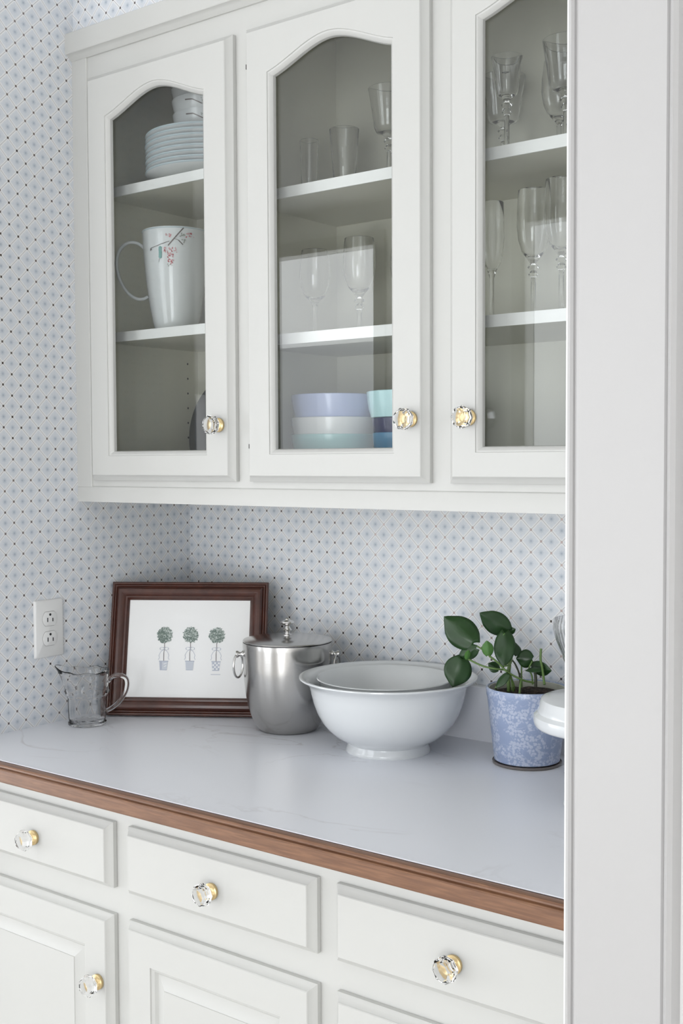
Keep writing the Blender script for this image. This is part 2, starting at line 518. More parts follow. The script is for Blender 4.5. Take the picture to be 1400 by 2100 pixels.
# ------------------------------------------------------------------ knob meshes (shared)
def knob_profile(prof, seg, mat, name, smooth, th0=0.0):
    v, f = [], []
    n = seg
    for r, d in prof:
        for i in range(n):
            th = 2*pi*(i+0.5)/n + th0
            v.append((r*math.cos(th), -d, r*math.sin(th)))
    for k in range(len(prof)-1):
        for i in range(n):
            j = (i+1) % n
            f.append((k*n+i, k*n+j, (k+1)*n+j, (k+1)*n+i))
    f.append(tuple(reversed(range(n)))); f.append(tuple((len(prof)-1)*n+i for i in range(n)))
    return mesh(name, v, f, mat, smooth, 30)
KN_CRYSTAL = knob_profile([(0.0065, 0.0085), (0.0095, 0.0105), (0.0170, 0.0175), (0.0180, 0.0205), (0.0180, 0.0240), (0.0165, 0.0275), (0.0110, 0.0330)], 8, M['crystal'], 'crystal_knob', False)
KN_BRASS = knob_profile([(0.0122, 0.0), (0.0127, 0.0015), (0.0127, 0.0050), (0.0105, 0.0065), (0.0085, 0.0080), (0.0070, 0.0084)], 24, M['brass'], 'brass_rosette', True)
def knob(parent, x, y, z):
    a = put('crystal_knob', KN_CRYSTAL, parent, (x, y, z), (0, random.uniform(0, 0.7), 0)); tag(a, 'clear octagonal crystal knob')
    b = put('brass_rosette', KN_BRASS, parent, (x, y, z)); tag(b, 'round brass knob base')

# ------------------------------------------------------------------ wall cabinet with glass doors
F = SOFF; DF = F - 0.020
wc = thing('wall_cabinet', 'long cream white wall cabinet with arched glass doors hung above the counter', 'cabinet', (NX1/2, -0.15, 1.352))
P = M['paint']
FB = F + 0.019
for x0, x1 in ((0, 0.085), (0.407, 0.50), (0.82, 0.92), (1.24, NX1)):
    wpart('stile', boxes('stile', [(x0, x1, F, FB, 1.352, 2.276)], P), wc)
for z0, z1 in ((1.352, 1.42), (2.165, 2.276)):
    for x0, x1 in ((0.085, 0.407), (0.50, 0.82), (0.92, 1.24)):
        wpart('rail', boxes('rail', [(x0, x1, F, FB, z0, z1)], P), wc)
wpart('edge_strip', extrude_x('edge_strip', [(F, 1.352), (F-0.0035, 1.352), (F-0.0035, 1.380), (F-0.0025, 1.382), (F, 1.3835)], 0.0, NX1, P), wc)
v, f = bridge([[(0, F, z), (0, F-0.0035, z), (0.0405, F-0.0035, z), (0.0425, F-0.0025, z), (0.0435, F, z)] for z in (1.382, 2.2262)])
wpart('edge_strip', mesh('edge_strip', v, f, P, True, 25), wc)
lsp = wpart('side_panel', boxes('side_panel', [(0, 0.037, FB, 0, 1.352, 2.276)], M['inside']), wc)
wpart('partition', boxes('partition', [(0.408, 0.424, FB, -0.008, 1.372, 2.262)], M['inside']), wc)
wpart('side_panel', boxes('side_panel', [(1.30, NX1, FB, 0, 1.352, 2.276)], M['inside']), wc)
wpart('back_panel', boxes('back_panel', [(0.037, 1.30, -0.008, 0, 1.352, 2.276)], M['inside']), wc)
wpart('bottom_panel', boxes('bottom_panel', [(0.037, 1.30, FB, -0.008, 1.352, 1.372)], M['inside']), wc)
wpart('top_panel', boxes('top_panel', [(0.037, 1.30, FB, -0.008, 2.262, 2.276)], M['inside']), wc)
v, f = [], []
for yy in (-0.262, -0.040):
    for k in range(24):
        z = 1.420 + k*0.032
        c0 = len(v)
        v += [(0.0374, yy+0.0024*math.cos(2*pi*i/10), z+0.0024*math.sin(2*pi*i/10)) for i in range(10)]
        f.append(tuple(c0+i for i in range(10)))
ph = put('pin_hole_row', mesh('pin_hole_row', v, f, M['slot'], False), lsp); tag(ph, 'rows of tiny dark shelf pin holes', kind='stuff')
SH_L1, SH_L2, SH_M1, SH_M2 = 1.979, 1.691, 1.916, 1.658
SHF = -0.27
for x0, x1, z in ((0.037, 0.408, SH_L1), (0.037, 0.408, SH_L2), (0.424, 1.30, SH_M1), (0.424, 1.30, SH_M2)):
    sh = wpart('shelf', boxes('shelf', [(x0, x1, SHF+0.003, -0.008, z-0.019, z)], M['inside']), wc)
    tag(put('shelf_edge', boxes('shelf_edge', [(x0, x1, SHF, SHF+0.003, z-0.019, z)], M['shelf_edge']), sh), 'white painted shelf front edge')
crown = [(F, 2.2262), (F-0.004, 2.2262), (F-0.007, 2.2285), (F-0.0105, 2.2325), (F-0.015, 2.2355), (F-0.0195, 2.2365), (F-0.0205, 2.2380), (F-0.0205, 2.2755), (F-0.0190, 2.2770), (F, 2.2770)]
wpart('crown_molding', extrude_x('crown_molding', crown, 0.0, NX1, P, 25), wc)
def arch_loop(x0, x1, z0, zs, za, n=24, ns=8):
    """closed loop: bottom left -> bottom right -> up -> ogee arch -> down left"""
    pts = []
    for i in range(ns): pts.append((x0+(x1-x0)*i/ns, z0))
    for i in range(ns): pts.append((x1, z0+(zs-z0)*i/ns))
    for i in range(n):
        u = i/n; x = x1+(x0-x1)*u; q = 1-abs(2*u-1)
        fz = -2*q**3+3*q*q + 0.75*(q**3-2*q*q+q)
        pts.append((x, zs+(za-zs)*fz))
    for i in range(ns): pts.append((x0, zs+(z0-zs)*i/ns))
    return pts
def rect_match(x0, x1, z0, z1, n=24, ns=8):
    pts = []
    for i in range(ns): pts.append((x0+(x1-x0)*i/ns, z0))
    for i in range(ns): pts.append((x1, z0+(z1-z0)*i/ns))
    for i in range(n): pts.append((x1+(x0-x1)*i/n, z1))
    for i in range(ns): pts.append((x0, z1+(z0-z1)*i/ns))
    return pts
def inset(loop, d):
    n = len(loop); out = []
    for i in range(n):
        a, b, c = Vector(loop[i-1]), Vector(loop[i]), Vector(loop[(i+1) % n])
        t1 = (b-a).normalized(); t2 = (c-b).normalized()
        n1 = Vector((-t1.y, t1.x)); n2 = Vector((-t2.y, t2.x))
        m = n1+n2; m = m/max(m.dot(n1), 0.3) if m.length > 1e-6 else n1
        m = (n1+n2).normalized(); k = 1/max(m.dot(n1), 0.5)
        out.append((b.x+m.x*d*k, b.y+m.y*d*k))
    return out

def glass_door(xf0, xf1, xo0, xo1, knob_x, hinge_x, lab):
    zf0, zf1 = 1.406, 2.172
    zo0, zs, za = 1.443, 2.097, 2.138
    L = lambda pts, y: [(x, y, z) for x, z in pts]
    rc = lambda d: rect_match(xf0-d, xf1+d, zf0-d, zf1+d)
    op = arch_loop(xo0, xo1, zo0, zs, za)
    loops = [L(rc(0.0105), F-0.0005), L(rc(0.0105), DF+0.012), L(rc(0.009), DF+0.0105), L(rc(0.006), DF+0.0085), L(rc(0.003), DF+0.0045), L(rc(0.0015), DF+0.0030),
             L(rc(0.0008), DF+0.0012), L(rc(-0.0005), DF), L(op, DF), L(inset(op, 0.0006), DF+0.0018), L(inset(op, 0.003), DF+0.0022), L(inset(op, 0.006), DF+0.0042), L(inset(op, 0.0085), DF+0.0075),
             L(inset(op, 0.0095), DF+0.0120), L(inset(op, 0.0095), DF+0.0135), L(inset(op, 0.002), DF+0.0135), L(inset(op, 0.002), F-0.0005)]
    v, f = bridge(loops, False, False)
    n = len(op); k = len(loops)-1
    for i in range(n):
        j = (i+1) % n
        f.append((k*n+i, k*n+j, j, i))
    d = wpart('door', mesh('door', v, f, P, True, 24), wc); tag(d, lab)
    gl = inset(op, 0.004)
    v, f = bridge([L(gl, DF+0.0168), L(gl, DF+0.0138)])
    tag(put('glass_pane', mesh('glass_pane', v, f, M['pane'], False), d), 'clear arched glass pane')
    knob(d, knob_x, DF, 1.4965)
    for z in (1.458, 2.121):
        tag(put('hinge', tube('hinge', [(hinge_x, F-0.004, z-0.004), (hinge_x, F-0.004, z+0.004)], 0.0022, M['hinge'], 8), d), 'small dark hinge pin')
    return d
glass_door(0.065, 0.4275, 0.1125, 0.3775, 0.409, 0.0510, 'arched glass door before the plates and pitcher')
glass_door(0.4805, 0.8400, 0.5265, 0.7900, 0.823, 0.4675, 'middle arched glass door before the coloured bowls')
glass_door(0.8990, 1.2590, 0.9400, 1.2040, 0.930, 1.2720, 'arched glass door partly behind the white casing')

# ------------------------------------------------------------------ base cabinet
bc = thing('base_cabinet', 'white base cabinet with drawers and raised panel doors under the counter', 'cabinet', (NX1/2, -0.3, 0.0))
BF = -0.595; BD = -0.615
ZB = 0.884
for x0, x1 in ((0, 0.055), (0.395, 0.48), (0.82, 0.905), (1.245, NX1)):
    wpart('stile', boxes('stile', [(x0, x1, BF, BF+0.019, 0.10, ZB)], P), bc)
for z0, z1 in ((0.825, ZB), (0.672, 0.752), (0.10, 0.15)):
    for x0, x1 in ((0.055, 0.395), (0.48, 0.82), (0.905, 1.245)):
        wpart('rail', boxes('rail', [(x0, x1, BF, BF+0.019, z0, z1)], P), bc)
wpart('side_panel', boxes('side_panel', [(0, 0.018, BF+0.019, -0.002, 0.0, ZB)], P), bc)
wpart('side_panel', boxes('side_panel', [(NX1-0.018, NX1, BF+0.019, -0.002, 0.0, ZB)], P), bc)
wpart('bottom_panel', boxes('bottom_panel', [(0.018, NX1-0.018, BF+0.019, -0.002, 0.10, 0.118)], P), bc)
wpart('toe_board', boxes('toe_board', [(0.018, NX1-0.018, -0.535, -0.517, 0.0, 0.10)], P), bc)
def edge_steps(s=1.0):
    return [(-0.0105, BF-0.0005), (-0.0105, BD+0.012), (-0.009, BD+0.0105), (-0.006, BD+0.0085), (-0.003, BD+0.0045), (-0.0015, BD+0.003), (-0.0008, BD+0.0012), (0.0005, BD)]
BX = ((0.0365, 0.4070), (0.4640, 0.8330), (0.8890, 1.2580))
dl = ('top left drawer front with crystal knob', 'middle drawer front with crystal knob', 'drawer front partly behind the white casing')
KX = (0.229, 0.651, 1.078)
for (x0, x1), lab, kx in zip(BX, dl, KX):
    v, f = bridge(rect_loops(x0, x1, 0.7455, 0.8335, edge_steps()))
    d = wpart('drawer', mesh('drawer', v, f, P, True, 24), bc); tag(d, lab)
    knob(d, kx, BD, 0.786)
pl = ('base door below the left drawer', 'base door below the middle drawer', 'base door below the right drawer')
for k, ((x0, x1), lab) in enumerate(zip(BX, pl)):
    st = edge_steps()
    I = 0.049
    st2 = [(I, BD), (I+0.0008, BD+0.0025), (I+0.006, BD+0.0045), (I+0.009, BD+0.0085), (I+0.010, BD+0.0095), (I+0.012, BD+0.0095), (I+0.030, BD+0.0025), (I+0.0305, BD+0.0012), (I+0.032, BD+0.0012)]
    zd0, zd1 = 0.125, 0.6805
    v, f = bridge(rect_loops(x0, x1, zd0, zd1, st+st2))
    d = wpart('door', mesh('door', v, f, P, True, 24), bc); tag(d, lab)
    knob(d, (x1-0.016) if k == 0 else (x1-0.02 if k == 1 else x0+0.02), BD, 0.577 if k == 0 else 0.40)
    hx = (x0-0.0125) if k < 2 else (x1+0.0125)
    for z in (0.629, 0.17):
        tag(put('hinge', tube('hinge', [(hx, BF-0.004, z-0.004), (hx, BF-0.004, z+0.004)], 0.0022, M['hinge'], 8), d), 'small dark hinge pin')

# ------------------------------------------------------------------ countertop
ct = thing('countertop', 'pale grey marbled laminate countertop with a brown wooden front edge', 'countertop', (NX1/2, -0.32, 0.884))
wpart('laminate_top', boxes('laminate_top', [(0, NX1, -0.632, 0, ZB, HC)], M['laminate']), ct)
wpart('laminate_lip', boxes('laminate_lip', [(0, NX1, -0.6342, -0.632, HC-0.004, HC+0.0006)], M['laminate_edge']), ct)
tag(wpart('glue_line', boxes('glue_line', [(0, NX1, -0.6355, -0.6342, ZB+0.002, HC-0.0008)], M['edge_dark']), ct), 'dark glue line between laminate and wood')
ed = [(-0.6355, ZB), (-0.6355, HC-0.0012), (-0.641, HC-0.0012), (-0.6465, HC-0.0020), (-0.6485, HC-0.0040), (-0.6487, HC-0.0058), (-0.6475, HC-0.0062), (-0.6475, HC-0.0072), (-0.6530, HC-0.0076), (-0.6545, HC-0.0092), (-0.6550, ZB+0.002), (-0.6540, ZB)]
tag(wpart('wood_edge', extrude_x('wood_edge', ed, 0.0, NX1, M['edge_wood'], 25), ct), 'brown wooden front edge')
bsp = put('backsplash', extrude_x('backsplash', [(0, HC), (-0.018, HC), (-0.018, HC+0.0985), (-0.0165, HC+0.1), (0, HC+0.1)], 0.0, NX1, M['laminate'], 25))
tag(bsp, 'low pale grey laminate upstand along the wallpapered back wall', 'backsplash')

# ------------------------------------------------------------------ wall outlet
oy1, oy0, oz = -0.3632, -0.4332, 1.0467
ot = thing('wall_outlet', 'white double socket wall plate on the blue wallpaper', 'outlet', (0, (oy0+oy1)/2, oz))
def plate_loop(i, x, r=0.003, n=4):
    y0, y1, z0, z1 = oy0+i, oy1-i, oz+i, oz+0.114-i; out = []
    for cy, cz, a0 in ((y1-r, z0+r, -90), (y1-r, z1-r, 0), (y0+r, z1-r, 90), (y0+r, z0+r, 180)):
        for k in range(n+1):
            a = math.radians(a0+90*k/n); out.append((x, cy+r*math.cos(a), cz+r*math.sin(a)))
    return out
v, f = bridge([plate_loop(0, 0.0003), plate_loop(0, 0.003), plate_loop(0.0012, 0.0052), plate_loop(0.003, 0.0062)])
wpart('face_plate', mesh('face_plate', v, f, M['plastic'], True, 40), ot)
for zc in (oz+0.057+0.0195, oz+0.057-0.0195):
    yc = (oy0+oy1)/2
    lo = []
    for x, s in ((0.0058, 1.0), (0.0078, 1.0), (0.0082, 0.96)):
        pts = []
        for k in range(40):
            a = 2*pi*k/40
            yy, zz = 0.0172*math.cos(a), 0.0172*math.sin(a)
            zz = max(-0.0138, min(0.0138, zz))
            pts.append((x, yc+yy*s, zc+zz*s))
        lo.append(pts)
    v, f = bridge(lo)
    r = wpart('receptacle', mesh('receptacle', v, f, M['plastic'], True, 40), ot)
    for dy, h in ((-0.0063, 0.0042), (0.0063, 0.0036)):
        put('slot', boxes('slot', [(0.0080, 0.0084, yc+dy-0.0011, yc+dy+0.0011, zc-0.006, zc-0.006+2*h)], M['slot']), r)
    v, f = bridge([[(x, yc+0.0026*math.cos(2*pi*k/16), zc+0.0082+0.0026*math.sin(2*pi*k/16)) for k in range(16)] for x in (0.0080, 0.0084)])
    put('slot', mesh('slot', v, f, M['slot'], False), r)
    wpart('outline_gap', mesh('outline_gap', *bridge([[(x, yc+0.0182*math.cos(2*pi*k/40), zc+max(-0.0148, min(0.0148, 0.0182*math.sin(2*pi*k/40)))) for k in range(40)] for x in (0.0060, 0.0063)]), pmat('plate_gap', (0.45, 0.44, 0.43), 0.6), False), ot)

# ------------------------------------------------------------------ framed print, leaning in the corner
PW, PH, YAW, LEAN = 0.3264, 0.2735, 0.5699, 0.2496
fr = bpy.data.objects.new('framed_print', None); COL.objects.link(fr); fr.empty_display_size = 0.05
tag(fr, 'dark mahogany picture frame with topiary print leaning in the corner', 'picture frame')
u_ = Vector((math.cos(YAW), math.sin(YAW), 0)); n_ = Vector((-math.sin(YAW), math.cos(YAW), 0))
up_ = Vector((0, 0, 1))*math.cos(LEAN) + n_*math.sin(LEAN)
bk_ = up_.cross(u_) * -1          # towards the wall
if bk_.y < 0: bk_ = -bk_
org = Vector((0.0436, -0.2909, HC+0.0032))
fr.matrix_world = Matrix(((u_.x, bk_.x, up_.x, org.x), (u_.y, bk_.y, up_.y, org.y), (u_.z, bk_.z, up_.z, org.z), (0, 0, 0, 1)))
# frame profile: local y negative = towards the viewer
prof = [(0.003, 0.012), (0.0, 0.010), (0.0, 0.0), (0.002, -0.002), (0.0045, -0.002), (0.006, -0.0005), (0.0075, -0.0025), (0.009, -0.0025), (0.0105, -0.001),
        (0.012, -0.004), (0.016, -0.0075), (0.021, -0.0085), (0.026, -0.0065), (0.0295, -0.0025), (0.031, -0.0030), (0.033, -0.0030), (0.034, -0.0018), (0.0365, 0.0012), (0.0375, 0.004), (0.0375, 0.012)]
v, f = bridge(rect_loops(0, PW, 0, PH, prof), False, False)
n = len(prof)
for i in range(4): f.append(((n-1)*4+i, (n-1)*4+(i+1) % 4, (i+1) % 4, i))
tag(put('frame_molding', mesh('frame_molding', v, f, M['mahogany'], True, 28), fr), 'dark mahogany moulded frame')
put('backing_board', boxes('backing_board', [(0.02, PW-0.02, 0.0065, 0.0105, 0.02, PH-0.02)], M['mahogany']), fr)
pr = put('print', boxes('print', [(0.036, PW-0.036, 0.0040, 0.0060, 0.036, PH-0.036)], M['paperwhite']), fr)
tag(pr, 'white paper print of three small topiary trees')
# the printed drawing: three ball topiaries in pots with ribbons
def flat_art(name, polys, parent, y):
    v, f, fm, mats = [], [], [], []
    for mat, pts in polys:
        if mat not in mats: mats.append(mat)
        f.append(tuple(len(v)+i for i in range(len(pts)))); fm.append(mats.index(mat))
        v += [(a, y, b) for a, b in pts]
    return put(name, mesh(name, v, f, [M[m] for m in mats], False, fm=fm), parent)
def line2(mat, p, q, wd):
    a, b = Vector(p), Vector(q); t = (b-a).normalized(); s = Vector((-t.y, t.x))*wd/2
    return (mat, [tuple(a-s), tuple(b-s), tuple(b+s), tuple(a+s)])
rng = random.Random(3)
for k, (cx, cz, rr) in enumerate(((0.114, 0.164, 0.0165), (0.168, 0.1645, 0.0165), (0.2225, 0.164, 0.0165))):
    art = []
    dark = 330 if k == 0 else 260
    art.append(('ink_green2', [(cx+rr*0.9*math.cos(2*pi*i/20), cz+rr*0.9*math.sin(2*pi*i/20)) for i in range(20)]))
    for i in range(dark):
        a = rng.uniform(0, 2*pi); q = rr*math.sqrt(rng.uniform(0, 1.0))
        c = Vector((cx+q*math.cos(a), cz+q*math.sin(a)))
        da = a+rng.uniform(-0.9, 0.9); l = rng.uniform(0.0026, 0.0046); wd = l*0.30
        t = Vector((math.cos(da), math.sin(da))); s = Vector((-t.y, t.x))
        lit = (math.cos(a-0.7)*q/rr) > 0.25 and rng.random() < 0.45
        art.append((('ink_paper' if rng.random() < 0.4 else 'ink_green2') if lit or rng.random() < (0.2 if k == 0 else 0.35) else 'ink_green', [tuple(c-t*l*0.5), tuple(c+s*wd), tuple(c+t*l*0.5), tuple(c-s*wd)]))
    zb = cz-rr; zp = cz-0.0535
    art += [line2('ink_stem', (cx, zb+0.001), (cx+0.0006, zb-0.011), 0.0014), line2('ink_stem', (cx+0.0006, zb-0.011), (cx-0.0006, zb-0.020), 0.0012), line2('ink_stem', (cx-0.0006, zb-0.020), (cx, zp-0.002), 0.0015)]
    for sg in (-1, 1):      # ribbon bow and tails
        c0 = Vector((cx, zb-0.012)); ring = [c0+Vector((sg*(0.0045+0.0045*math.cos(t)), 0.003*math.sin(t)+0.0006)) for t in [2*pi*i/10 for i in range(11)]]
        for i in range(10): art.append(line2('ink_blue', ring[i], ring[i+1], 0.0006 if i % 3 else 0.0013))
        tl = [c0, c0+Vector((sg*0.007, -0.006)), c0+Vector((sg*0.0105, -0.013)), c0+Vector((sg*0.009, -0.018)), c0+Vector((sg*0.0115, -0.022))]
        for i in range(4): art.append(line2('ink_blue', tl[i], tl[i+1], 0.0008))
    art.append(('ink_pot', [(cx-0.009, zp), (cx-0.0072, zp-0.0175), (cx+0.0072, zp-0.0175), (cx+0.009, zp)]))
    art.append(line2('ink_blue', (cx-0.0095, zp), (cx+0.0095, zp), 0.0018))
    art.append(line2('ink_blue', (cx-0.0072, zp-0.0178), (cx+0.0072, zp-0.0178), 0.0013))
    if k == 0:
        art.append(('ink_blue', [(cx-0.0085, zp-0.001), (cx-0.0072, zp-0.017), (cx-0.003, zp-0.017), (cx-0.0035, zp-0.001)]))
        art.append(line2('paperwhite', (cx, zp-0.006), (cx+0.006, zp-0.004), 0.0012)); art.append(line2('paperwhite', (cx+0.001, zp-0.011), (cx+0.006, zp-0.009), 0.0012))
    if k == 1:
        for i in range(5): art.append(line2('ink_blue', (cx-0.006+i*0.003, zp-0.003), (cx-0.0055+i*0.0028, zp-0.016), 0.0005))
    if k == 2:
        for i in range(4):
            for j in range(4): art.append(('paperwhite' if (i+j) % 2 else 'ink_blue', [(cx-0.0075+i*0.0038, zp-0.003-j*0.004), (cx-0.0055+i*0.0038, zp-0.001-j*0.004), (cx-0.0035+i*0.0038, zp-0.003-j*0.004), (cx-0.0055+i*0.0038, zp-0.005-j*0.004)]))
        art.append(line2('ink_blue', (cx-0.010, zp-0.026), (cx+0.010, zp-0.026), 0.0010))
    # give each stroke its own tiny step so strokes never share a plane
    v, f, fm, mats = [], [], [], []
    for q, (mat, pts) in enumerate(art):
        if mat not in mats: mats.append(mat)
        f.append(tuple(len(v)+i for i in range(len(pts)))); fm.append(mats.index(mat))
        v += [(a, 0.0039-q*1.5e-6, b) for a, b in pts]
    tag(put('topiary_drawing', mesh('topiary_drawing', v, f, [M[m] for m in mats], False, fm=fm), pr), 'printed round topiary tree in a pale pot')

# ------------------------------------------------------------------ pressed glass creamer
LEFT2 = Vector((-RIGHT.x, -RIGHT.y)).normalized()
ang_left = math.atan2(LEFT2.y, LEFT2.x)
cr = thing('glass_creamer', 'small clear pressed glass creamer with spout and handle beside the frame', 'pitcher', (0.066, -0.357, HC), ang_left)
def creamer_mod(r, z, th):
    if th > pi: th -= 2*pi
    if 0.006 < z < 0.058: r *= 1-0.018*abs(math.sin(6*th))
    if 0.061 < z < 0.105 and r > 0.0405: r += 0.0009*math.sin(14*th)*math.sin((z-0.06)*260)
    if z > 0.070:
        k = min(1, (z-0.070)/0.036); s = max(0, math.cos(th))**8
        r += 0.019*s*k**1.6; z += 0.010*s*k*k
        z += 0.0015*math.cos(7*th)*max(0, (k-0.8)/0.2)*(1-s)
    return r, z
prof = [(0, 0.001), (0.034, 0.0), (0.0372, 0.002), (0.0372, 0.0055), (0.0352, 0.0075), (0.0368, 0.010), (0.0378, 0.030), (0.0385, 0.054), (0.0392, 0.058), (0.0425, 0.061), (0.0432, 0.066), (0.0425, 0.072), (0.0432, 0.082), (0.0428, 0.092), (0.0436, 0.100), (0.0440, 0.106),
        (0.0430, 0.1075), (0.0415, 0.1055), (0.0400, 0.098), (0.0395, 0.080), (0.0388, 0.064), (0.0345, 0.056), (0.0335, 0.030), (0.0325, 0.014), (0.029, 0.011), (0, 0.0105)]
put('body', lathe('body', prof, M['pressed'], 72, True, 40, creamer_mod), cr)
hp = spline([(-0.041, 0, 0.084), (-0.052, 0, 0.095), (-0.068, 0, 0.0965), (-0.079, 0, 0.087), (-0.077, 0, 0.066), (-0.064, 0, 0.045), (-0.050, 0, 0.033), (-0.038, 0, 0.026)], 6)
put('handle', tube('handle', hp, 0.0055, M['pressed'], 10, (1.0, 0.8)), cr)

# ------------------------------------------------------------------ steel ice bucket
ib = thing('ice_bucket', 'brushed steel ice bucket with lid and ring handles before the picture frame', 'ice bucket', (0.412, -0.153, HC), ang_left)
prof = [(0, 0.001), (0.052, 0.0), (0.056, 0.0015), (0.0600, 0.007), (0.0655, 0.016), (0.0715, 0.030), (0.0770, 0.048), (0.0812, 0.070), (0.0838, 0.095), (0.0853, 0.125), (0.0860, 0.160), (0.0864, 0.1690), (0.0862, 0.1705), (0.0852, 0.1705), (0.0846, 0.168), (0.082, 0.120), (0.074, 0.045), (0.05, 0.006), (0, 0.005)]
put('body', lathe('body', prof, M['steel'], 96, True, 40), ib)
lid = put('lid', lathe('lid', [(0, 0.168), (0.080, 0.168), (0.0838, 0.1708), (0.0856, 0.1716), (0.0862, 0.1730), (0.0852, 0.1744), (0.083, 0.1748), (0.078, 0.1760), (0.060, 0.1790), (0.040, 0.1810), (0.020, 0.1822), (0, 0.1825)], M['steel'], 96, True, 40), ib)
put('lid_knob', lathe('lid_knob', [(0.009, 0.1815), (0.009, 0.1835), (0.0055, 0.1850), (0.0045, 0.1880), (0.0068, 0.1905), (0.0090, 0.1925), (0.0075, 0.1945), (0.0055, 0.197), (0.0045, 0.2000), (0.0060, 0.2025), (0.0115, 0.2040), (0.0136, 0.2065), (0.0128, 0.2090), (0.0085, 0.2105), (0.0050, 0.2120), (0.0045, 0.2140), (0.0025, 0.2160), (0, 0.2163)], M['steel_shiny'], 32, True, 40), lid)
for sg, rx in ((1, 0.62), (-1, 0.9)):
    b = put('handle_boss', tube('handle_boss', [(sg*x, 0, 0.1455) for x in (0.0845, 0.0870, 0.0872, 0.0895, 0.0900, 0.0930, 0.0965, 0.0995, 0.1005)], [0.0075, 0.0075, 0.0055, 0.005, 0.0042, 0.0042, 0.0070, 0.0065, 0.002], M['steel_shiny'], 20), ib)
    pts = []
    for i in range(33):
        a = 2*pi*i/32
        lx = 0.0225*math.sin(a)
        pts.append((sg*0.0955 + lx*math.cos(rx)*0.42, lx*math.sin(rx), 0.1235+0.0230*math.cos(a)))
    put('ring_handle', tube('ring_handle', pts, 0.0021, M['steel_shiny'], 10), ib)

# ------------------------------------------------------------------ white bowls
bw = thing('serving_bowl', 'large white footed serving bowl on the counter with a smaller bowl inside', 'bowl', (0.664, -0.174, HC))
prof = [(0, 0.004), (0.066, 0.003), (0.068, 0.0), (0.0755, 0.0), (0.0762, 0.002), (0.0745, 0.007), (0.0722, 0.0125), (0.0718, 0.0150), (0.0735, 0.0170), (0.084, 0.0225), (0.097, 0.0305), (0.109, 0.0415), (0.119, 0.054), (0.1275, 0.070), (0.1335, 0.087), (0.1375, 0.104), (0.1402, 0.1160), (0.1440, 0.1215), (0.1505, 0.1265), (0.1565, 0.1295), (0.1590, 0.1318), (0.1588, 0.1338), (0.1560, 0.1345), (0.1500, 0.1325), (0.1440, 0.1285), (0.1385, 0.121), (0.1345, 0.110), (0.1295, 0.090), (0.122, 0.070), (0.110, 0.051), (0.094, 0.037), (0.07, 0.028), (0.035, 0.0235), (0, 0.023)]
put('bowl_body', lathe('bowl_body', prof, M['porcelain'], 96, True, 40), bw)
ibw = thing('nested_bowl', 'smaller plain white bowl nested inside the large serving bowl', 'bowl', (0.660, -0.178, HC+0.0245))
prof = [(0, 0.002), (0.045, 0.0015), (0.047, 0.0), (0.052, 0.0), (0.0535, 0.004), (0.066, 0.011), (0.084, 0.027), (0.098, 0.047), (0.1085, 0.070), (0.1155, 0.092), (0.1205, 0.1045), (0.1222, 0.1065), (0.1212, 0.1080), (0.1190, 0.1060), (0.1130, 0.091), (0.1055, 0.070), (0.095, 0.049), (0.081, 0.030), (0.060, 0.014), (0.03, 0.0085), (0, 0.008)]
put('bowl_body', lathe('bowl_body', prof, M['porcelain'], 96, True, 40), ibw)

# ------------------------------------------------------------------ potted pothos
pp = thing('potted_pothos', 'green pothos in a blue and white leaf patterned pot', 'potted plant', (0.905, -0.104, HC))
prof = [(0, 0.0), (0.0560, 0.0), (0.0585, 0.0012), (0.0592, 0.0045), (0.0582, 0.0050), (0.0572, 0.0038), (0.0, 0.0035)]
tag(put('saucer', lathe('saucer', prof, M['saucer'], 48, True, 40), pp), 'thin dark saucer')
prof = [(0, 0.006), (0.053, 0.005), (0.0558, 0.007), (0.0572, 0.0195), (0.0578, 0.0205), (0.0572, 0.0212), (0.0580, 0.024), (0.0640, 0.078), (0.0676, 0.112), (0.0692, 0.118), (0.0700, 0.1285), (0.0692, 0.1310), (0.0672, 0.1310), (0.0658, 0.1290), (0.0655, 0.1270), (0.0655, 0.090), (0, 0.088)]
put('pot', lathe('pot', prof, M['pot'], 64, True, 40), pp)
tag(put('pot_lining', lathe('pot_lining', [(0.0654, 0.1295), (0.0654, 0.100), (0.0640, 0.100), (0.0640, 0.1285)], M['pot_in'], 64, True, 40, closed=True), pp), 'pale unpatterned inside of the pot')
v = []; f = []
rg = random.Random(5)
NS, NR = 28, 7
v.append((0, 0, 0.1205))
for k in range(1, NR+1):
    for i in range(NS):
        a = 2*pi*i/NS; r = 0.0639*k/NR
        v.append((r*math.cos(a), r*math.sin(a), 0.1165 + (rg.uniform(0, 0.006) if k < NR else 0)))
for i in range(NS):
    j = (i+1) % NS; f.append((0, 1+i, 1+j))
    for k in range(NR-1): f.append((1+k*NS+i, 1+(k+1)*NS+i, 1+(k+1)*NS+j, 1+k*NS+j))
tag(put('soil', mesh('soil', v, f, M['soil'], True, 60), pp), 'dark crumbly potting soil')

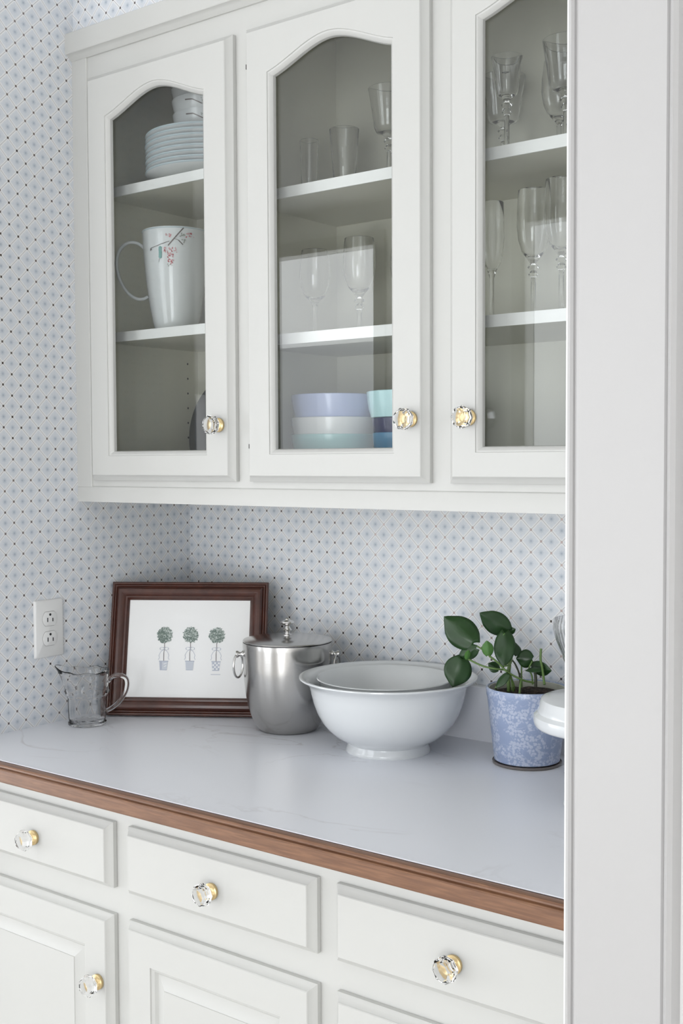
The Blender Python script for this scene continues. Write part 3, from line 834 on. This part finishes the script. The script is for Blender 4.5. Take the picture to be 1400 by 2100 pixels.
def leaf(name, base, tip, W, roll, fold, curl, mat, lobes=0.10):
    """heart shaped leaf from its petiole end to its tip; W = half width"""
    B, T = Vector(base), Vector(tip); ax = (T-B); L = ax.length; ax.normalize()
    to = (CAM-(B+T)/2).normalized(); nrm = (to-ax*to.dot(ax)).normalized()
    nrm = Matrix.Rotation(math.radians(roll), 3, ax) @ nrm
    sd = ax.cross(nrm)
    NV, NU = 16, 8
    v, f = [], []
    for i in range(NV+1):
        q = i/NV
        wv = (math.sin(pi*min(1, q**0.74)))**0.68 if 0 < q < 1 else 0
        wv = max(wv, 0.30*(1-q*6)) if q < 0.16 else wv
        if q > 0.72: wv = wv*(1-0.35*((q-0.72)/0.28))
        for j in range(NU+1):
            s = 2*j/NU-1
            back = -lobes*L*abs(s)**1.5*max(0, 1-q*3.0)
            p = B + ax*(q*L+back) + sd*(s*W*wv) - nrm*(fold*W*abs(s)*wv) - nrm*(curl*L*(q*q-0.2*q)) + nrm*(0.03*W*math.sin(9*q+3*s))
            v.append(p)
    for i in range(NV):
        for j in range(NU):
            a = i*(NU+1)+j
            f.append((a, a+1, a+NU+2, a+NU+1))
    o = wpart(name, mesh(name, v, f, mat, True, 80), pp)
    md = o.modifiers.new('thickness', 'SOLIDIFY'); md.thickness = 0.0007; md.offset = 0
    return o
LF, LB = M['leaf'], M['leaf_bright']
K = 0.000836
# base pixel, tip pixel, depth of base / tip, half width px, roll, fold, curl
LEAVES = [((971, 1319), (910, 1263), -0.150, -0.165, 32, 4, 0.30, 0.10, LF),
          ((1041, 1294), (984, 1258), -0.095, -0.130, 24, -8, 0.25, 0.10, LF),
          ((1040, 1297), (1057, 1290), -0.092, -0.088, 8, 10, 0.4, 0.0, LF),
          ((1035, 1297), (1031, 1367), -0.125, -0.150, 22, 8, 0.35, 0.15, LF),
          ((947, 1351), (928, 1409), -0.160, -0.180, 29, -6, 0.30, 0.12, LF),
          ((976, 1330), (936, 1350), -0.154, -0.160, 15, 8, 0.35, 0.08, LF),
          ((956, 1352), (961, 1333), -0.166, -0.174, 6, 0, 0.6, 0.0, LB),
          ((1001, 1344), (998, 1314), -0.165, -0.170, 12, 0, 0.5, 0.05, LB),
          ((1052, 1342), (1056, 1316), -0.075, -0.065, 17, 10, 0.3, 0.1, LF),
          ((1091, 1352), (1058, 1350), -0.090, -0.105, 19, -5, 0.35, 0.12, LF),
          ((1089, 1369), (1126, 1377), -0.080, -0.095, 16, 25, 0.3, 0.15, LF),
          ((1113, 1370), (1076, 1373), -0.090, -0.110, 9, 50, 0.3, 0.1, LF),
          ((1040, 1382), (1015, 1410), -0.150, -0.165, 10, 30, 0.35, 0.1, LF),
          ((1022, 1372), (1001, 1360), -0.130, -0.140, 12, 20, 0.3, 0.1, LF)]
for b, t, yb, yt, hw, roll, fold, curl, mat in LEAVES:
    leaf('leaf', at(*b, yb), at(*t, yt), hw*K, roll, fold, curl, mat)
STEMS = [([(1043, 1418, -0.120), (1042, 1385, -0.120), (1044, 1360, -0.115), (1040, 1330, -0.112), (1043, 1297, -0.105)], 0.0032, 'stem'),
         ([(1050, 1416, -0.118), (1048, 1390, -0.118), (1038, 1375, -0.130), (1018, 1372, -0.145), (990, 1366, -0.155), (960, 1352, -0.162)], 0.0017, 'stem'),
         ([(1094, 1400, -0.110), (1070, 1394, -0.130), (1040, 1378, -0.145), (1022, 1360, -0.155), (1004, 1346, -0.164)], 0.0017, 'stem'),
         ([(1004, 1346, -0.164), (992, 1334, -0.158), (976, 1324, -0.150)], 0.0015, 'stem'),
         ([(1034, 1366, -0.148), (1046, 1362, -0.130), (1050, 1345, -0.105), (1048, 1332, -0.085)], 0.0014, 'stem'),
         ([(1066, 1414, -0.115), (1065, 1385, -0.105), (1056, 1362, -0.095), (1048, 1352, -0.085)], 0.0016, 'stem_brown'),
         ([(1070, 1410, -0.1), (1069, 1385, -0.096), (1069, 1362, -0.092)], 0.0014, 'stem'),
         ([(1092, 1404, -0.105), (1090, 1385, -0.1), (1084, 1372, -0.095), (1091, 1356, -0.090)], 0.0015, 'stem'),
         ([(1098, 1410, -0.105), (1098, 1390, -0.1), (1096, 1374, -0.095)], 0.0026, 'stem_brown'),
         ([(1116, 1404, -0.105), (1114, 1388, -0.1), (1111, 1366, -0.090), (1108, 1352, -0.086), (1109, 1330, -0.084)], 0.0022, 'stem'),
         ([(1065, 1422, -0.150), (1066, 1408, -0.145), (1068, 1396, -0.135)], 0.0018, 'stem'),
         ([(1040, 1382, -0.148), (1048, 1392, -0.135), (1054, 1408, -0.125), (1052, 1418, -0.122)], 0.0016, 'stem'),
         ([(1016, 1409, -0.165), (1016, 1412, -0.150), (1020, 1416, -0.135)], 0.0012, 'stem')]
for pts, r, mt in STEMS:
    wpart('stem', tube('stem', spline([at(*q) for q in pts], 5), r, M[mt], 8), pp)

# ------------------------------------------------------------------ white cake stand and ribbed glass behind the casing
cs = thing('cake_stand', 'round white ceramic cake stand half hidden by the white casing', 'cake stand', (1.120, -0.262, HC))
prof = [(0, 0.003), (0.055, 0.0), (0.060, 0.002), (0.058, 0.006), (0.040, 0.012), (0.022, 0.022), (0.016, 0.045), (0.017, 0.080), (0.026, 0.104), (0.050, 0.113), (0.090, 0.1165), (0.1005, 0.1185), (0.1035, 0.1220), (0.1050, 0.1290), (0.1040, 0.1360), (0.1005, 0.1390), (0.0985, 0.1410), (0.0985, 0.1440), (0.0965, 0.1475), (0.0945, 0.1570), (0.0930, 0.1605), (0.0900, 0.1618), (0.02, 0.1615), (0, 0.1615)]
put('stand_body', lathe('stand_body', prof, M['porcelain'], 96, True, 40), cs)
gv = thing('ribbed_glass', 'tall footed ribbed clear glass standing behind the cake stand', 'glass', (1.014, -0.122, HC))
def ribs(r, z, th): return (r*(1+0.018*math.cos(36*th)) if z > 0.15 else r), z
prof = [(0, 0.0), (0.026, 0.0), (0.027, 0.002), (0.020, 0.005), (0.009, 0.012), (0.0065, 0.03), (0.006, 0.08), (0.009, 0.12), (0.020, 0.165), (0.031, 0.200), (0.0400, 0.222), (0.0450, 0.240), (0.0450, 0.252), (0.0430, 0.2585), (0.0405, 0.2585), (0.0425, 0.250), (0.0422, 0.240), (0.0370, 0.222), (0.028, 0.200), (0.017, 0.168), (0.004, 0.130), (0, 0.128)]
put('glass_body', lathe('glass_body', prof, M['glassware'], 144, True, 60, ribs), gv)

# ------------------------------------------------------------------ things inside the left part of the cabinet
PX, PY = 0.219, -0.150
pprof = [(0, 0.0015), (0.080, 0.0015), (0.082, 0.0), (0.085, 0.0), (0.087, 0.002), (0.104, 0.008), (0.1195, 0.0155), (0.1285, 0.0190), (0.1300, 0.0205), (0.1295, 0.0222), (0.1280, 0.0224), (0.118, 0.0190), (0.102, 0.0115), (0.086, 0.0055), (0, 0.0050)]
PLATE = lathe('plate', pprof, M['china'], 72, True, 40)
PRIM = lathe('rim_shade', [(0.1286, 0.0189), (0.1302, 0.0204), (0.1297, 0.0225), (0.1283, 0.0227)], M['rim_line_shade'], 72, True, 60, closed=True)  # shade under the plate rims, put into the colour of this band
ORD = ['bottom', 'second', 'third', 'fourth', 'fifth', 'sixth', 'seventh', 'top']
for k in range(8):
    lab = ('lowest pale dinner plate, lying on the top shelf of the cabinet' if k == 0 else
           'topmost pale dinner plate of the stack, right under the bowls' if k == 7 else
           'pale dinner plate, %s from the bottom of the cabinet stack' % ORD[k])
    o = thing('dinner_plate', lab, 'plate', (PX+random.uniform(-0.0012, 0.0012), PY+random.uniform(-0.0012, 0.0012), SH_L1+0.0002+k*0.0102), random.uniform(0, 6), 'dinner plates stacked in the cabinet')
    put('plate_body', PLATE, o); tag(put('rim_shade', PRIM, o), 'grey blue band painting the shade under the rim')
bprof = [(0, 0.002), (0.030, 0.0015), (0.031, 0.0), (0.036, 0.0), (0.037, 0.003), (0.050, 0.010), (0.064, 0.024), (0.0735, 0.042), (0.0775, 0.056), (0.0780, 0.060), (0.0765, 0.0605), (0.0750, 0.056), (0.0705, 0.042), (0.061, 0.025), (0.047, 0.012), (0.02, 0.0065), (0, 0.006)]
CBOWL = lathe('bowl_body', bprof, M['china'], 64, True, 40)
def on_lathe(prof_fn, th, z, off=0.0006):
    r = prof_fn(z)+off
    return (r*math.cos(th), r*math.sin(th), z)
def interp(tab, z):
    for (r0, z0), (r1, z1) in zip(tab[:-1], tab[1:]):
        if z0 <= z <= z1: return r0+(r1-r0)*(z-z0)/(z1-z0)
    return tab[-1][0]
def decal(name, strokes, prof_fn, parent):
    """strokes: (mat, [(th*R, z)...] polygon) on a turned surface, each subdivided enough to follow it"""
    v, f, fm, mats = [], [], [], []
    for q, (mat, pts) in enumerate(strokes):
        if mat not in mats: mats.append(mat)
        f.append(tuple(len(v)+i for i in range(len(pts)))); fm.append(mats.index(mat))
        v += [on_lathe(prof_fn, th, z, 0.0007+q*3e-6) for th, z in pts]
    return put(name, mesh(name, v, f, [M[m] for m in mats], False, fm=fm), parent)
def aline(mat, p, q, wd, R):
    n = max(1, int(math.hypot((q[0]-p[0])*R, q[1]-p[1])/0.004)); out = []
    for i in range(n):
        a = (p[0]+(q[0]-p[0])*i/n, p[1]+(q[1]-p[1])*i/n); b = (p[0]+(q[0]-p[0])*(i+1)/n, p[1]+(q[1]-p[1])*(i+1)/n)
        t = Vector(((b[0]-a[0])*R, b[1]-a[1])).normalized(); s = Vector((-t.y/R, t.x))*wd/2
        out.append((mat, [(a[0]-s.x, a[1]-s.y), (b[0]-s.x, b[1]-s.y), (b[0]+s.x, b[1]+s.y), (a[0]+s.x, a[1]+s.y)]))
    return out
def ablob(mat, c, l, wd, ang, R):
    t = Vector((math.cos(ang), math.sin(ang))); s = Vector((-t.y, t.x)); o = []
    for a, b in ((-0.5, 0), (-0.2, 0.45), (0.2, 0.45), (0.5, 0), (0.2, -0.45), (-0.2, -0.45)):
        d = t*a*l + s*b*wd; o.append((c[0]+d.x/R, c[1]+d.y))
    return (mat, o)
btab = [(0.037, 0.003), (0.050, 0.010), (0.064, 0.024), (0.0735, 0.042), (0.0775, 0.056), (0.0780, 0.060)]
TOCAM = lambda x, y: math.atan2(CAM.y-y, CAM.x-x)
bz0 = SH_L1+7*0.0102+0.0058
for k in range(4):
    lab = ['lowest', 'second', 'third', 'topmost'][k]
    o = thing('soup_bowl', ('%s white soup bowl of the stack on the plates, branch motif' % lab), 'bowl', (PX+0.004*math.sin(k*2), PY+0.003*math.cos(k*3), bz0+k*0.0255), 0, 'soup bowls stacked on the plates')
    put('bowl_body', CBOWL, o)
    a0 = TOCAM(PX, PY); R = 0.075
    st = aline('ink_branch', (a0-0.72, 0.050), (a0-0.50, 0.049), 0.0024, R)+aline('ink_branch', (a0-0.50, 0.049), (a0-0.25, 0.040), 0.0020, R)+aline('ink_branch', (a0-0.25, 0.040), (a0+0.2, 0.043), 0.0011, R)
    rg = random.Random(20+k)
    for i in range(10): st.append(ablob('ink_grey', (a0-0.3+rg.uniform(0, 0.3), 0.046+rg.uniform(-0.002, 0.006)), 0.003, 0.0015, rg.uniform(0, 3), R))
    for i in range(8): st.append(ablob('ink_grey', (a0-0.75+rg.uniform(0, 0.35), 0.022+rg.uniform(-0.004, 0.006)), 0.003, 0.0014, rg.uniform(0, 3), R))
    decal('branch_motif', st, lambda z: interp(btab, z), o)

jx, jy = 0.153, -0.187
jg = thing('china_pitcher', 'white china pitcher with red blossom branch on the middle shelf', 'pitcher', (jx, jy, SH_L2+0.0002))
jtab = [(0.040, 0.0), (0.042, 0.004), (0.0460, 0.020), (0.0515, 0.050), (0.0565, 0.085), (0.0610, 0.125), (0.0640, 0.165), (0.0655, 0.195), (0.0665, 0.208)]
def jmod(r, z, th):
    d = (th-(TOCAM(jx, jy)+pi-0.25)+pi) % (2*pi)-pi
    if z > 0.16:
        k = (z-0.16)/0.05; s = math.exp(-(d/0.32)**2)
        r += 0.010*s*k; z += 0.012*s*k
    return r, z
jprof = [(0, 0.002)]+jtab+[(0.0660, 0.2100), (0.0645, 0.2095), (0.0625, 0.195), (0.058, 0.125), (0.048, 0.05), (0.038, 0.008), (0, 0.006)]
put('pitcher_body', lathe('pitcher_body', jprof, M['china'], 72, True, 40, jmod), jg)
def ring(r, z, rr, n=72):
    return lathe('rim_line', [(r-0.0002, z-rr), (r+0.0007, z-rr*0.5), (r+0.0007, z+rr*0.5), (r-0.0002, z+rr)], M['rim_line_shade'], n, True, 60, jmod)
jg.scale = (1, 1, 0.958)
tag(put('rim_line', ring(0.0665, 0.2075, 0.0012), jg), 'thin blue rim line')
hl = ang_left
hp = [(r*math.cos(hl), r*math.sin(hl), z) for r, z in ((0.062, 0.176), (0.076, 0.187), (0.096, 0.188), (0.113, 0.172), (0.119, 0.145), (0.113, 0.112), (0.098, 0.085), (0.080, 0.072), (0.066, 0.071), (0.056, 0.076))]
put('handle', tube('handle', spline(hp, 6), 0.0042, M['china'], 10, (1.3, 0.8)), jg)
a0 = TOCAM(jx, jy); R = 0.063
jf = lambda z: interp(jtab, z)
# image right = increasing angle
def J(px, py): return (a0 + math.asin(max(-0.98, min(0.98, (px-362)*0.00096/0.064))), 0.2075-(py-465)*0.00098)
st = []
for a, b, wd in (((378, 466), (358, 490), 0.0022), ((358, 490), (347, 503), 0.0024), ((350, 494), (325, 502), 0.0012), ((325, 502), (311, 506), 0.0010), ((358, 488), (368, 492), 0.0008), ((368, 492), (377, 501), 0.0018)):
    st += aline('ink_branch', J(*a), J(*b), wd, R)
rg = random.Random(9)
def cl(mats, px, py, sx, sy, n, l):
    for i in range(n):
        x, y = px+rg.uniform(-sx, sx), py+rg.uniform(-sy, sy)
        st.append(ablob(rg.choice(mats), J(x, y), l*rg.uniform(0.7, 1.3), l*0.6, rg.uniform(0, 3), R))
cl(['ink_pink', 'ink_red'], 346, 482, 8, 3, 12, 0.0032)
cl(['ink_pink', 'ink_red'], 391, 481, 8, 5, 16, 0.0034)
cl(['ink_pink', 'ink_pink', 'ink_red'], 352, 512, 14, 5, 26, 0.0036)
cl(['ink_red', 'ink_pink'], 352, 526, 6, 8, 24, 0.0036)
cl(['ink_red'], 351, 536, 5, 5, 12, 0.0036)
cl(['ink_grey'], 376, 482, 5, 4, 8, 0.004); cl(['ink_grey'], 348, 543, 6, 2, 6, 0.003)
cl(['ink_grey'], 376, 494, 5, 4, 6, 0.004); cl(['ink_branch'], 313, 508, 3, 4, 5, 0.003)
for i in range(5): st.append(ablob('ink_teal', J(331+rg.uniform(-0.5, 0.5), 507+i*4.5), 0.008, 0.0075, 1.5, R))
st += aline('ink_grey', J(329, 528), J(327, 536), 0.0010, R)
decal('blossom_motif', st, jf, jg)

# dark plate standing on edge at the back of the lower compartment
dp = thing('charcoal_platter', 'large charcoal platter standing on edge in the lowest compartment', 'plate', (0.178, -0.055, 1.3725))
v, f = [], []
prof = [(0, 0.004), (0.07, 0.004), (0.085, 0.0), (0.092, -0.002), (0.122, -0.006), (0.125, -0.0045), (0.1245, -0.002), (0.095, 0.003), (0.07, 0.0085), (0, 0.0085)]
me = lathe('platter_body', prof, M['charcoal'], 72, True, 40)
o = put('platter_body', me, dp, (0, 0.0, 0.1252), (math.radians(82), 0, 0))
tag(put('grey_well', lathe('grey_well', [(0.0835, 0.0030), (0.086, 0.0015), (0.089, 0.0002), (0.0895, 0.0012), (0.0865, 0.0022), (0.084, 0.0036)], M['greyglaze'], 72, True, 60, closed=True), o, None, (0, 0, 0)), 'pale ring around the well')

# ------------------------------------------------------------------ glassware
def stemware(H, rb, hb, rf=0.030, rs=0.0038, top=0.9, kind=0):
    """foot, stem, bowl with wall; H total, rb bowl radius, hb bowl height"""
    zb = H-hb
    p = [(0, 0.0), (rf-0.001, 0.0), (rf, 0.0012), (rf*0.6, 0.0035), (rf*0.25, 0.007), (rs+0.001, 0.012), (rs, 0.02)]
    if kind == 0: p += [(rs, zb-0.012), (rs+0.002, zb-0.004)]
    else: p += [(rs, zb-0.030), (rs+0.0045, zb-0.024), (rs+0.0005, zb-0.018), (rs+0.006, zb-0.012), (rs+0.001, zb-0.006)]
    if kind == 2: out = [(rb*0.35, zb+hb*0.01), (rb*0.62, zb+hb*0.05), (rb*0.72, zb+hb*0.15), (rb*0.82, zb+hb*0.5), (rb, H)]
    else: out = [(rb*0.40, zb+hb*0.03), (rb*0.70, zb+hb*0.12), (rb*0.90, zb+hb*0.28), (rb, zb+hb*0.48), (rb*0.98, zb+hb*0.70), (rb*top, H)]
    t = 0.0013
    inn = [(r-t, z+(0 if i else 0)) for i, (r, z) in enumerate(reversed(out))]
    inn = [(inn[0][0], H)] + [(max(r, 0.003), z+0.002) for r, z in inn[1:]]
    return lathe('glass_body', p+out+[(out[-1][0]-t*0.5, H+0.0006)]+inn+[(0, zb+0.005)], M['glassware'], 40, True, 50)
def tumbler(H, r0, r1):
    t = 0.0016
    return lathe('glass_body', [(0, 0.0), (r0-0.001, 0.0), (r0, 0.001), (r0+(r1-r0)*0.5, H*0.5), (r1, H), (r1-t*0.5, H+0.0006), (r1-t, H), (r0+(r1-r0)*0.5-t, H*0.5), (r0-t, 0.010), (0, 0.009)], M['glassware'], 40, True, 50)
def cut(r, z, th): return r*(1+0.012*math.cos(18*th)), z
GOB = stemware(0.176, 0.038, 0.080, 0.031, 0.0045, 1.0, 2)
GOBS = stemware(0.182, 0.026, 0.066, 0.030, 0.0042, 1.0, 2)
WINE = stemware(0.168, 0.029, 0.095, 0.029, 0.0036, 0.86, 0)
WINE2 = stemware(0.178, 0.030, 0.100, 0.030, 0.0040, 0.90, 1)
TALL = stemware(0.222, 0.028, 0.115, 0.032, 0.0040, 0.92, 1)
FLUTE = stemware(0.205, 0.021, 0.115, 0.029, 0.0036, 0.92, 0)
TUM1 = tumbler(0.116, 0.0135, 0.0180)
TUM2 = tumbler(0.122, 0.0180, 0.0275)
def glass(me, x, y, z, lab, grp, nm):
    o = put(nm, me, None, (x, y, z+0.0002), (0, 0, random.uniform(0, 6)))
    return tag(o, lab, 'glass', grp)
z = SH_M1
glass(TUM1, 0.462, -0.140, z, 'narrow clear tumbler, leftmost glass on the upper shelf behind the middle door', 'glasses on the upper shelf', 'tumbler')
glass(TUM2, 0.545, -0.140, z, 'wider clear tumbler between narrow tumbler and goblet behind the middle door', 'glasses on the upper shelf', 'tumbler')
glass(GOB, 0.646, -0.140, z, 'cut stem goblet at the right edge of the middle door, upper shelf', 'glasses on the upper shelf', 'goblet')
glass(GOB, 0.742, -0.075, z, 'goblet hidden mostly behind the middle stile, upper shelf', 'glasses on the upper shelf', 'goblet')
glass(GOBS, 0.884, -0.140, z, 'stemmed goblet at the left of the casing side door, upper shelf', 'glasses on the upper shelf', 'goblet')
glass(GOB, 0.838, -0.070, z, 'short goblet farther back at the left edge of the casing side door, upper shelf', 'glasses on the upper shelf', 'goblet')
glass(WINE, 0.962, -0.105, z, 'wine glass third from the left behind the casing side door, upper shelf', 'glasses on the upper shelf', 'wine_glass')
glass(GOB, 1.005, -0.165, z, 'goblet cut off by the white casing, upper shelf', 'glasses on the upper shelf', 'goblet')
z = SH_M2
glass(WINE, 0.474, -0.140, z, 'wine glass at the left behind the middle door, lower shelf', 'glasses on the lower shelf', 'wine_glass')
glass(WINE2, 0.578, -0.140, z, 'knopped wine glass at the centre behind the middle door, lower shelf', 'glasses on the lower shelf', 'wine_glass')
glass(WINE, 0.668, -0.120, z, 'wine glass at the right edge of the middle door, lower shelf', 'glasses on the lower shelf', 'wine_glass')
glass(FLUTE, 0.856, -0.140, z, 'slender flute at the left of the casing side door, lower shelf', 'glasses on the lower shelf', 'flute_glass')
glass(TALL, 0.918, -0.110, z, 'tallest stemmed glass behind the casing side door, lower shelf', 'glasses on the lower shelf', 'wine_glass')
glass(TALL, 0.990, -0.150, z, 'tall stemmed glass next to the white casing, lower shelf', 'glasses on the lower shelf', 'wine_glass')

# ------------------------------------------------------------------ coloured bowls behind the middle door
def facet(r, z, th): return (r*(1-0.014*abs(math.cos(8*th))) if 0.008 < z < 0.075 else r), z
def latte(H, r0, r1, mat):
    t = 0.003
    return lathe('bowl_body', [(0, 0.001), (r0-0.003, 0.0), (r0, 0.001), (r0+0.001, 0.006), (r0+(r1-r0)*0.5, H*0.33), (r0+(r1-r0)*0.82, H*0.66), (r1-0.0005, H*0.9), (r1, H), (r1-t*0.5, H+0.001), (r1-t, H), (r0+(r1-r0)*0.82-t, H*0.66), (r0+(r1-r0)*0.5-t, H*0.34), (r0-t, 0.012), (0, 0.010)], mat, 64, True, 30, facet)
FZ = 1.3722
bs = [('aqua', 0.0, 'aqua green faceted bowl at the bottom of the left stack'), ('bowlwhite', 0.031, 'white faceted bowl between the aqua and lavender bowls'), ('lavender', 0.074, 'lavender blue faceted bowl on top of the stack')]
H1 = 0.107
for mt, dz, lab in bs:
    o = put('faceted_bowl', latte(H1 if mt != 'lavender' else 0.106, 0.050, 0.079, M[mt]), None, (0.525, -0.150, FZ+dz)); tag(o, lab, 'bowl', 'coloured bowls in the cabinet')
for mt, H, r0, r1, dz, lab in (('blue', 0.108, 0.042, 0.0660, 0.0, 'mid blue bowl at the bottom beside the pane edge'), ('navy', 0.105, 0.042, 0.0665, 0.029, 'dark navy bowl resting in the blue bowl'), ('paleaqua', 0.046, 0.0685, 0.0765, 0.1350, 'pale aqua bowl resting on the rim of the navy bowl')):
    o = put('faceted_bowl', latte(H, r0, r1, M[mt]), None, (0.688, -0.140, FZ+dz)); tag(o, lab, 'bowl', 'coloured bowls in the cabinet')
